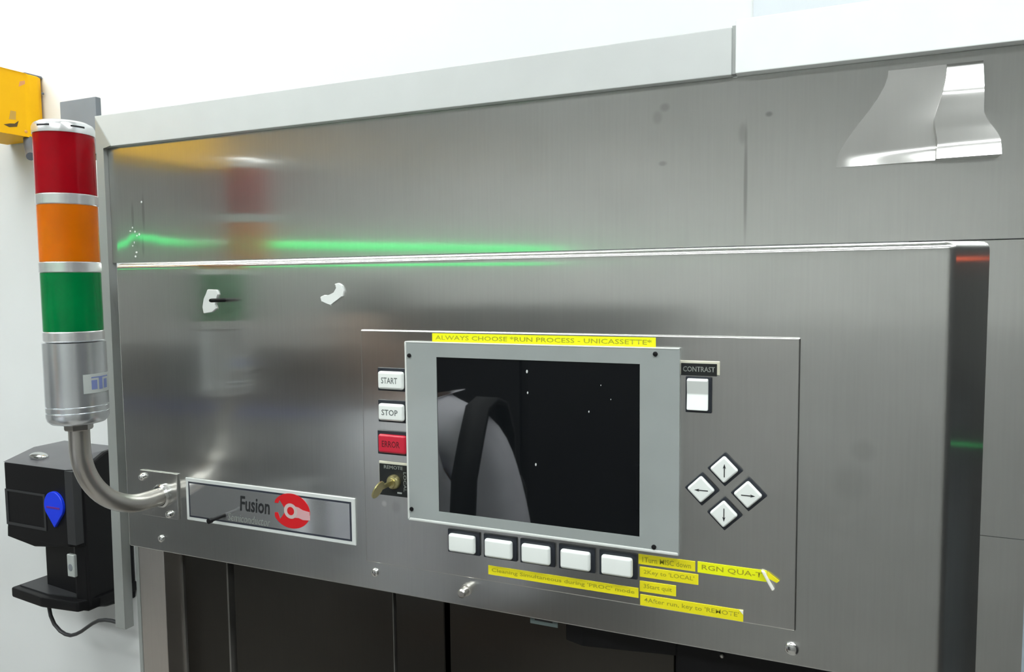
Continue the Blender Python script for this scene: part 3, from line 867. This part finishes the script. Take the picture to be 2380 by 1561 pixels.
# recessed window and lower slope on the head
MB().frame((-1.117, -1.030, 1.153, 1.206), (-1.1115, -1.034, 1.157, 1.203), 0.0592, 0.0602).build('window_rim', M['black_soft'], ds, smooth=0)
MB().prism([(-0.986, 1.14), (-0.9695, 1.14), (-0.9695, 1.244), (-0.986, 1.244)], 0.0590, 0.0725).rot(0, (0, 0, 0)).build('corner_strip', M['black_soft'], ds)
MB().prism([(-1.119, 1.134), (-1.118, 1.150), (-0.99, 1.150), (-0.99, 1.134), (-1.06, 1.126)], 0.0605, 0.12, 0.001, 1).build('chin', M['black_plastic'], ds)
MB().prism_z([(-1.075, 0.149), (-1.075, 0.086), (-1.000, 0.078), (-0.986, 0.068), (-0.968, 0.072), (-0.968, 0.149)], 1.040, 1.140, 0.002, 1).build('column', M['black_plastic'], ds)
sb = MB()
sb.prism_x([(0.149, 1.030), (0.100, 1.036), (0.073, 1.046), (0.073, 1.243), (0.110, 1.262), (0.149, 1.266)], -0.976, -0.9665, 0.002, 1)
sb.build('side_cover', M['black_plastic'], ds)
dr = [(0.0, -0.0300)]
for k in range(0, 21):
    a = math.radians(-28 + 236 * k / 20)
    dr.append((0.0195 * math.cos(a), 0.0010 + 0.0205 * math.sin(a)))
MB().prism([(-1.0085 + x, 1.1915 + z) for x, z in dr], 0.0560, 0.0603, 0.0006, 1).build('drop_emblem', M['blue'], ds)
MB().box(-1.0220, -0.9950, 0.0555, 0.0562, 1.1890, 1.1915).build('drop_text', plain('dull_red_print', (0.12, 0.02, 0.25), 0.5), ds, smooth=0)
lb = MB().box(-0.9975, -0.9830, 0.0640, 0.0700, 1.090, 1.1225, 0.001, 1).build('white_label', M['dull_label'], ds)
MB().prism([(-0.9902 + 0.004 * math.cos(k), 1.104 + 0.005 * math.sin(k)) for k in [2 * PI * i / 14 for i in range(14)]], 0.0634, 0.0641).build('label_mark', M['grey_case'], lb)
tr = MB().prism_z([(-1.1175, 0.060), (-1.040, 0.052), (-0.975, 0.060), (-0.962, 0.085), (-0.962, 0.149), (-1.110, 0.149)], 1.042, 1.0575, 0.003, 2)
tr.build('drip_tray', M['black_plastic'], ds)
MB().prism_z([(-1.108, 0.068), (-1.040, 0.062), (-0.985, 0.072), (-0.985, 0.12), (-1.104, 0.12)], 1.0570, 1.0590).build('tray_grid', M['black_soft'], ds)
cb = [(-1.0520, 0.07, 1.044), (-1.0500, 0.07, 1.036), (-1.0470, 0.07, 1.0216), (-1.0400, 0.07, 1.010), (-1.0281, 0.07, 1.0020), (-1.0170, 0.07, 0.9990), (-1.0055, 0.07, 0.9993),
      (-0.9940, 0.07, 1.0035), (-0.9822, 0.07, 1.0098), (-0.9700, 0.07, 1.0180), (-0.9590, 0.07, 1.0252), (-0.9460, 0.07, 1.0318), (-0.9324, 0.07, 1.0350),
      (-0.9200, 0.07, 1.0360), (-0.9069, 0.07, 1.0355), (-0.895, 0.069, 1.034)]
MB().tube(cb, 0.0026, 10).build('power_cord', M['black_soft'], ds)

# ================================================================== YELLOW CASE AND GREY BOX, UPPER LEFT
SX = -1.1121
yc = thing('yellow_case', (-1.15, WALL_Y, 1.72), 'orange yellow box on the wall at the top left corner', 'box')
MB().prism_z([(-1.20, -0.45), (SX, -0.45), (SX, 0.120), (SX + 0.002, 0.124), (SX + 0.002, 0.138), (SX - 0.004, 0.1475), (-1.20, 0.1475)], 1.7225, 1.8155, 0.004, 3).build('case', M['yellow_case'], yc)
MB().box(-1.19, SX - 0.003, 0.122, 0.1495, 1.8145, 1.8185, 0.001, 1).build('top_plate', M['dark_tube'], yc)
MB().prism_x([(0.085, 1.735), (0.093, 1.7325), (0.104, 1.735), (0.107, 1.744), (0.101, 1.739), (0.094, 1.738)], SX - 0.001, SX + 0.0004).build('emblem', M['brown_ink'], yc, smooth=0)
MB().prism_x([(0.093, 1.744), (0.103, 1.745), (0.104, 1.757), (0.096, 1.757)], SX - 0.001, SX + 0.0003).build('emblem_mark', plain('faded_print', (0.62, 0.36, 0.06), 0.6), yc, smooth=0)
MB().prism_x([(0.110, 1.794), (0.121, 1.801), (0.122, 1.806), (0.112, 1.802)], SX - 0.001, SX + 0.0003).build('emblem_stroke', plain('faded_pink_print', (0.80, 0.36, 0.14), 0.6), yc, smooth=0)
MB().ball((SX, 0.1175, 1.7305), 0.0025, (0.5, 1, 1), 2).build('screw', plain('orange_screw', (0.75, 0.36, 0.10), 0.4), yc)
MB().ball((SX + 0.001, 0.146, 1.792), 0.0022, (0.5, 1, 1), 2).build('screw', M['dark_tube'], yc)
MB().tube([(-1.118, 0.125, 1.724), (-1.114, 0.122, 1.714), (-1.108, 0.118, 1.704), (-1.098, 0.112, 1.696), (-1.085, 0.104, 1.690)], [0.007, 0.007, 0.006, 0.006, 0.006], 12).build('hose', M['dark_tube'], yc)

gb = thing('grey_plate', (-0.891, 0.04, 1.66), 'small plain grey metal plate behind the top of the stack light', 'plate')
MB().box(-0.9235, -0.8575, 0.035, 0.043, 1.660, 1.7370, 0.0012, 2).build('plate', M['grey_case'], gb)
MB().box(-0.870, -0.835, 0.0305, 0.0352, 1.665, 1.690, 0.0008, 1).build('fixing_lug', M['grey_case'], gb)

# ================================================================== LOWER CABINET IN THE RECESS
lc = thing('lower_cabinet', (-0.45, 0.058, FLOOR_Z), 'dark lower cabinet with shade-darkened doors under the control box', 'cabinet')
steel_leg = steel('pale_steel_stile', (0.90, 0.86, 0.82), 0.2, 0.4, 0.6)
MB().box(-0.8130, -0.7690, 0.030, 0.115, FLOOR_Z, 1.1815, 0.0012).build('stile', steel_leg, lc)
MB().box(-0.8225, -0.8165, 0.032, 0.115, FLOOR_Z, 1.1800, 0.0008, 1).build('edge_strip', M['strip'], lc)
MB().box(-0.8270, -0.8125, 0.045, 0.110, FLOOR_Z, 1.0950).build('dark_gap_bar', M['black_void'], lc, smooth=0)  # black bar added for the dark gap left of the stile
D0 = 0.058
MB().box(-0.7695, -0.7660, D0 - 0.002, D0 + 0.004, 0.2, 1.181).build('door_edge', M['door_edge'], lc)
doors = [(-0.7655, -0.6930), (-0.6835, -0.4510), (-0.4485, -0.3865), (-0.3800, -0.1370)]
for a, b in doors:
    MB().box(a, b, D0, D0 + 0.02, 0.2, 1.181, 0.001, 1).build('door_panel', M['steel_dark'], lc)
for a, b, m in ((-0.6930, -0.6905, M['door_edge']), (-0.4510, -0.4498, M['door_edge'])):
    MB().box(a, b, D0 - 0.002, D0 + 0.01, 0.2, 1.181).build('door_edge', m, lc)
MB().box(-0.768, 0.045, 0.085, 0.10, FLOOR_Z, 1.181).build('cabinet_back', M['black_void'], lc, smooth=0)
MB().box(-0.766, 0.045, 0.026, 0.085, 1.177, 1.1815).build('cabinet_top', M['black_void'], lc, smooth=0)
lev = MB().prism_z([(-0.2402, 0.040), (-0.2211, 0.034), (-0.13, 0.050), (-0.13, 0.058), (-0.2402, 0.058)], 1.1475, 1.172, 0.0008, 1)
lev.build('handle', M['black_plastic'], lc)
MB().ball((-0.0915, 0.045, 1.158), 0.0022, (1, 1, 1), 2).build('screw', M['pipe'], lc)
MB().box(-0.134, 0.045, 0.046, 0.084, 1.100, 1.176, 0.002, 1).build('latch_block', M['black_plastic'], lc)
tg = MB().box(-0.2660, -0.2378, 0.0095, 0.0105, 1.1735, 1.1838, 0.0002, 1)
tgo = tag(tg.build('hanging_tag', M['tag']), 'small pale plastic tag under the bottom edge of the control box', 'tag')
MB().box(-0.2610, -0.2430, 0.0090, 0.0096, 1.1775, 1.1795).build('slot', M['black_soft'], tgo, smooth=0)


# ================================================================== PERSON (seen as a reflection in the display)
def skinned(name, chain_pts, edges, radii, m, parent, sub=2, root=0):
    me = bpy.data.meshes.new(name)
    rl = parent.location if parent else Vector((0, 0, 0))
    me.from_pydata([tuple(Vector(p) - rl) for p in chain_pts], edges, [])
    o = bpy.data.objects.new(name, me)
    COL.objects.link(o)
    if parent:
        o.parent = parent
    md = o.modifiers.new('skin', 'SKIN')
    md.use_smooth_shade = True
    sv = me.skin_vertices[0].data
    for i, r in enumerate(radii):
        sv[i].radius = r if isinstance(r, tuple) else (r, r)
        sv[i].use_root = (i == root)
    o.modifiers.new('sub', 'SUBSURF').levels = sub
    o.modifiers['sub'].render_levels = sub
    me.materials.append(m)
    return o

PX, PYY = -0.87, -0.86
pr = thing('person', (PX, PYY, FLOOR_Z), 'person in a light grey shirt with a black shoulder strap, mirrored in the display', 'person')
def P(x, y, z):
    return (PX + x, PYY + y, z - 0.075)
B = [P(0, 0, 0.78), P(0, 0, 0.95), P(0, 0, 1.10), P(0, 0.0, 1.22), P(-0.04, 0.0, 1.28), P(-0.085, 0.02, 1.345), P(-0.10, 0.03, 1.43), P(-0.12, 0.03, 1.50),
     P(0.14, 0, 1.215), P(0.190, 0.01, 1.00), P(0.225, 0.06, 0.78), P(0.25, 0.09, 0.70),
     P(-0.15, 0, 1.215), P(-0.220, 0.01, 1.00), P(-0.25, 0.06, 0.78), P(-0.25, 0.09, 0.70),
     P(0.10, 0, 0.70), P(0.11, 0.01, 0.32), P(0.11, -0.01, -0.08), P(0.12, 0.12, -0.12),
     P(-0.10, 0, 0.70), P(-0.11, 0.01, 0.32), P(-0.11, -0.01, -0.08), P(-0.12, 0.12, -0.12)]
Ed = [(0, 1), (1, 2), (2, 3), (3, 4), (4, 5), (5, 6), (6, 7), (3, 8), (8, 9), (9, 10), (10, 11), (3, 12), (12, 13), (13, 14), (14, 15),
      (0, 16), (16, 17), (17, 18), (18, 19), (0, 20), (20, 21), (21, 22), (22, 23)]
Rd = [0.13, 0.12, 0.12, 0.07, 0.046, 0.048, 0.085, 0.075, 0.050, 0.045, 0.036, 0.030, 0.062, 0.045, 0.036, 0.030, 0.085, 0.06, 0.042, 0.035, 0.085, 0.06, 0.042, 0.035]
skinned('body', B, Ed, Rd, M['skin'], pr)
SB = [P(0, 0, 0.72), P(0, 0, 0.95), P(0, 0, 1.10), P(0, 0.0, 1.232), P(0.140, 0, 1.217), P(0.200, 0.02, 1.02), P(0.222, 0.05, 0.86), P(-0.155, 0, 1.222), P(-0.232, 0.02, 1.02), P(-0.278, 0.05, 0.86), P(-0.02, 0.0, 1.285), P(0.07, 0.0, 1.232)]
skinned('shirt', SB, [(0, 1), (1, 2), (2, 3), (3, 11), (11, 4), (4, 5), (5, 6), (3, 7), (7, 8), (8, 9), (3, 10)],
        [(0.185, 0.14), (0.185, 0.14), (0.195, 0.14), (0.17, 0.13), 0.086, 0.080, 0.072, 0.086, 0.080, 0.072, 0.085, 0.105], M['shirt'], pr)
TB = [P(0, 0, 0.80), P(0.10, 0, 0.70), P(0.11, 0.01, 0.32), P(0.11, -0.01, -0.06), P(-0.10, 0, 0.70), P(-0.11, 0.01, 0.32), P(-0.11, -0.01, -0.06)]
skinned('trousers', TB, [(0, 1), (1, 2), (2, 3), (0, 4), (4, 5), (5, 6)], [0.15, 0.105, 0.078, 0.062, 0.105, 0.078, 0.062], M['trouser'], pr)
MB().ball(P(-0.11, 0.015, 1.485), 0.098, (0.86, 1.0, 1.12), 3).build('hair', M['hair'], pr)
fc = MB()
fc.ball(P(-0.11, 0.05, 1.455), 0.078, (0.88, 0.95, 1.25), 3)
fc.ball(P(-0.11, 0.128, 1.45), 0.014, (0.8, 1.2, 1.3), 2)
fc.build('face', M['skin'], pr)
for s in (-1, 1):
    MB().ball(P(-0.11 + 0.031 * s, 0.118, 1.475), 0.011, (1, 0.6, 0.6), 2).build('eye', M['ink_dark'], pr)
    h = MB()
    hx = 0.25 * s
    h.ball(P(hx, 0.10, 0.655), 0.042, (0.45, 0.95, 1.05), 2)
    for k, (dy, ln) in enumerate(((0.030, 0.062), (0.011, 0.070), (-0.008, 0.066), (-0.026, 0.052))):
        h.tube([P(hx, 0.10 + dy, 0.63), P(hx, 0.103 + dy, 0.60), P(hx - 0.006 * s, 0.110 + dy, 0.60 - ln * 0.5), P(hx - 0.014 * s, 0.112 + dy, 0.60 - ln * 0.8)], [0.010, 0.009, 0.008, 0.007], 8)
    h.tube([P(hx, 0.13, 0.665), P(hx - 0.008 * s, 0.155, 0.64), P(hx - 0.012 * s, 0.160, 0.612)], [0.011, 0.010, 0.008], 8)
    h.build('hand', M['skin'], pr)
    stp = MB()
    c = [(-0.10, 0.98), (0.0, 1.10), (0.105, 1.24), (0.10, 1.275), (0.045, 1.292), (0.0, 1.294), (-0.05, 1.285)]
    line = [P(0.182 * s, 0.155, 0.86), P(0.182 * s, 0.162, 0.98), P(0.182 * s, 0.160, 1.10), P(0.182 * s, 0.150, 1.18), P(0.182 * s, 0.115, 1.255),
            P(0.170 * s, 0.06, 1.308), P(0.165 * s, 0.0, 1.318), P(0.160 * s, -0.06, 1.300), P(0.150 * s, -0.12, 1.22), P(0.14 * s, -0.15, 1.05)]
    L = []
    for p in line:
        L.append([stp.bm.verts.new((p[0] + d, p[1], p[2])) for d in (-0.027, 0.027)])
    for A, Bq in zip(L, L[1:]):
        stp.bm.faces.new((A[0], A[1], Bq[1], Bq[0]))
    so_ = stp.build('shoulder_strap', M['webbing'], pr)
    mm = so_.modifiers.new('thick', 'SOLIDIFY'); mm.thickness = 0.012; mm.offset = 0
MB().box(PX - 0.15, PX + 0.15, PYY - 0.30, PYY - 0.135, 0.60, 1.02, 0.05, 4).build('backpack', M['webbing'], pr)
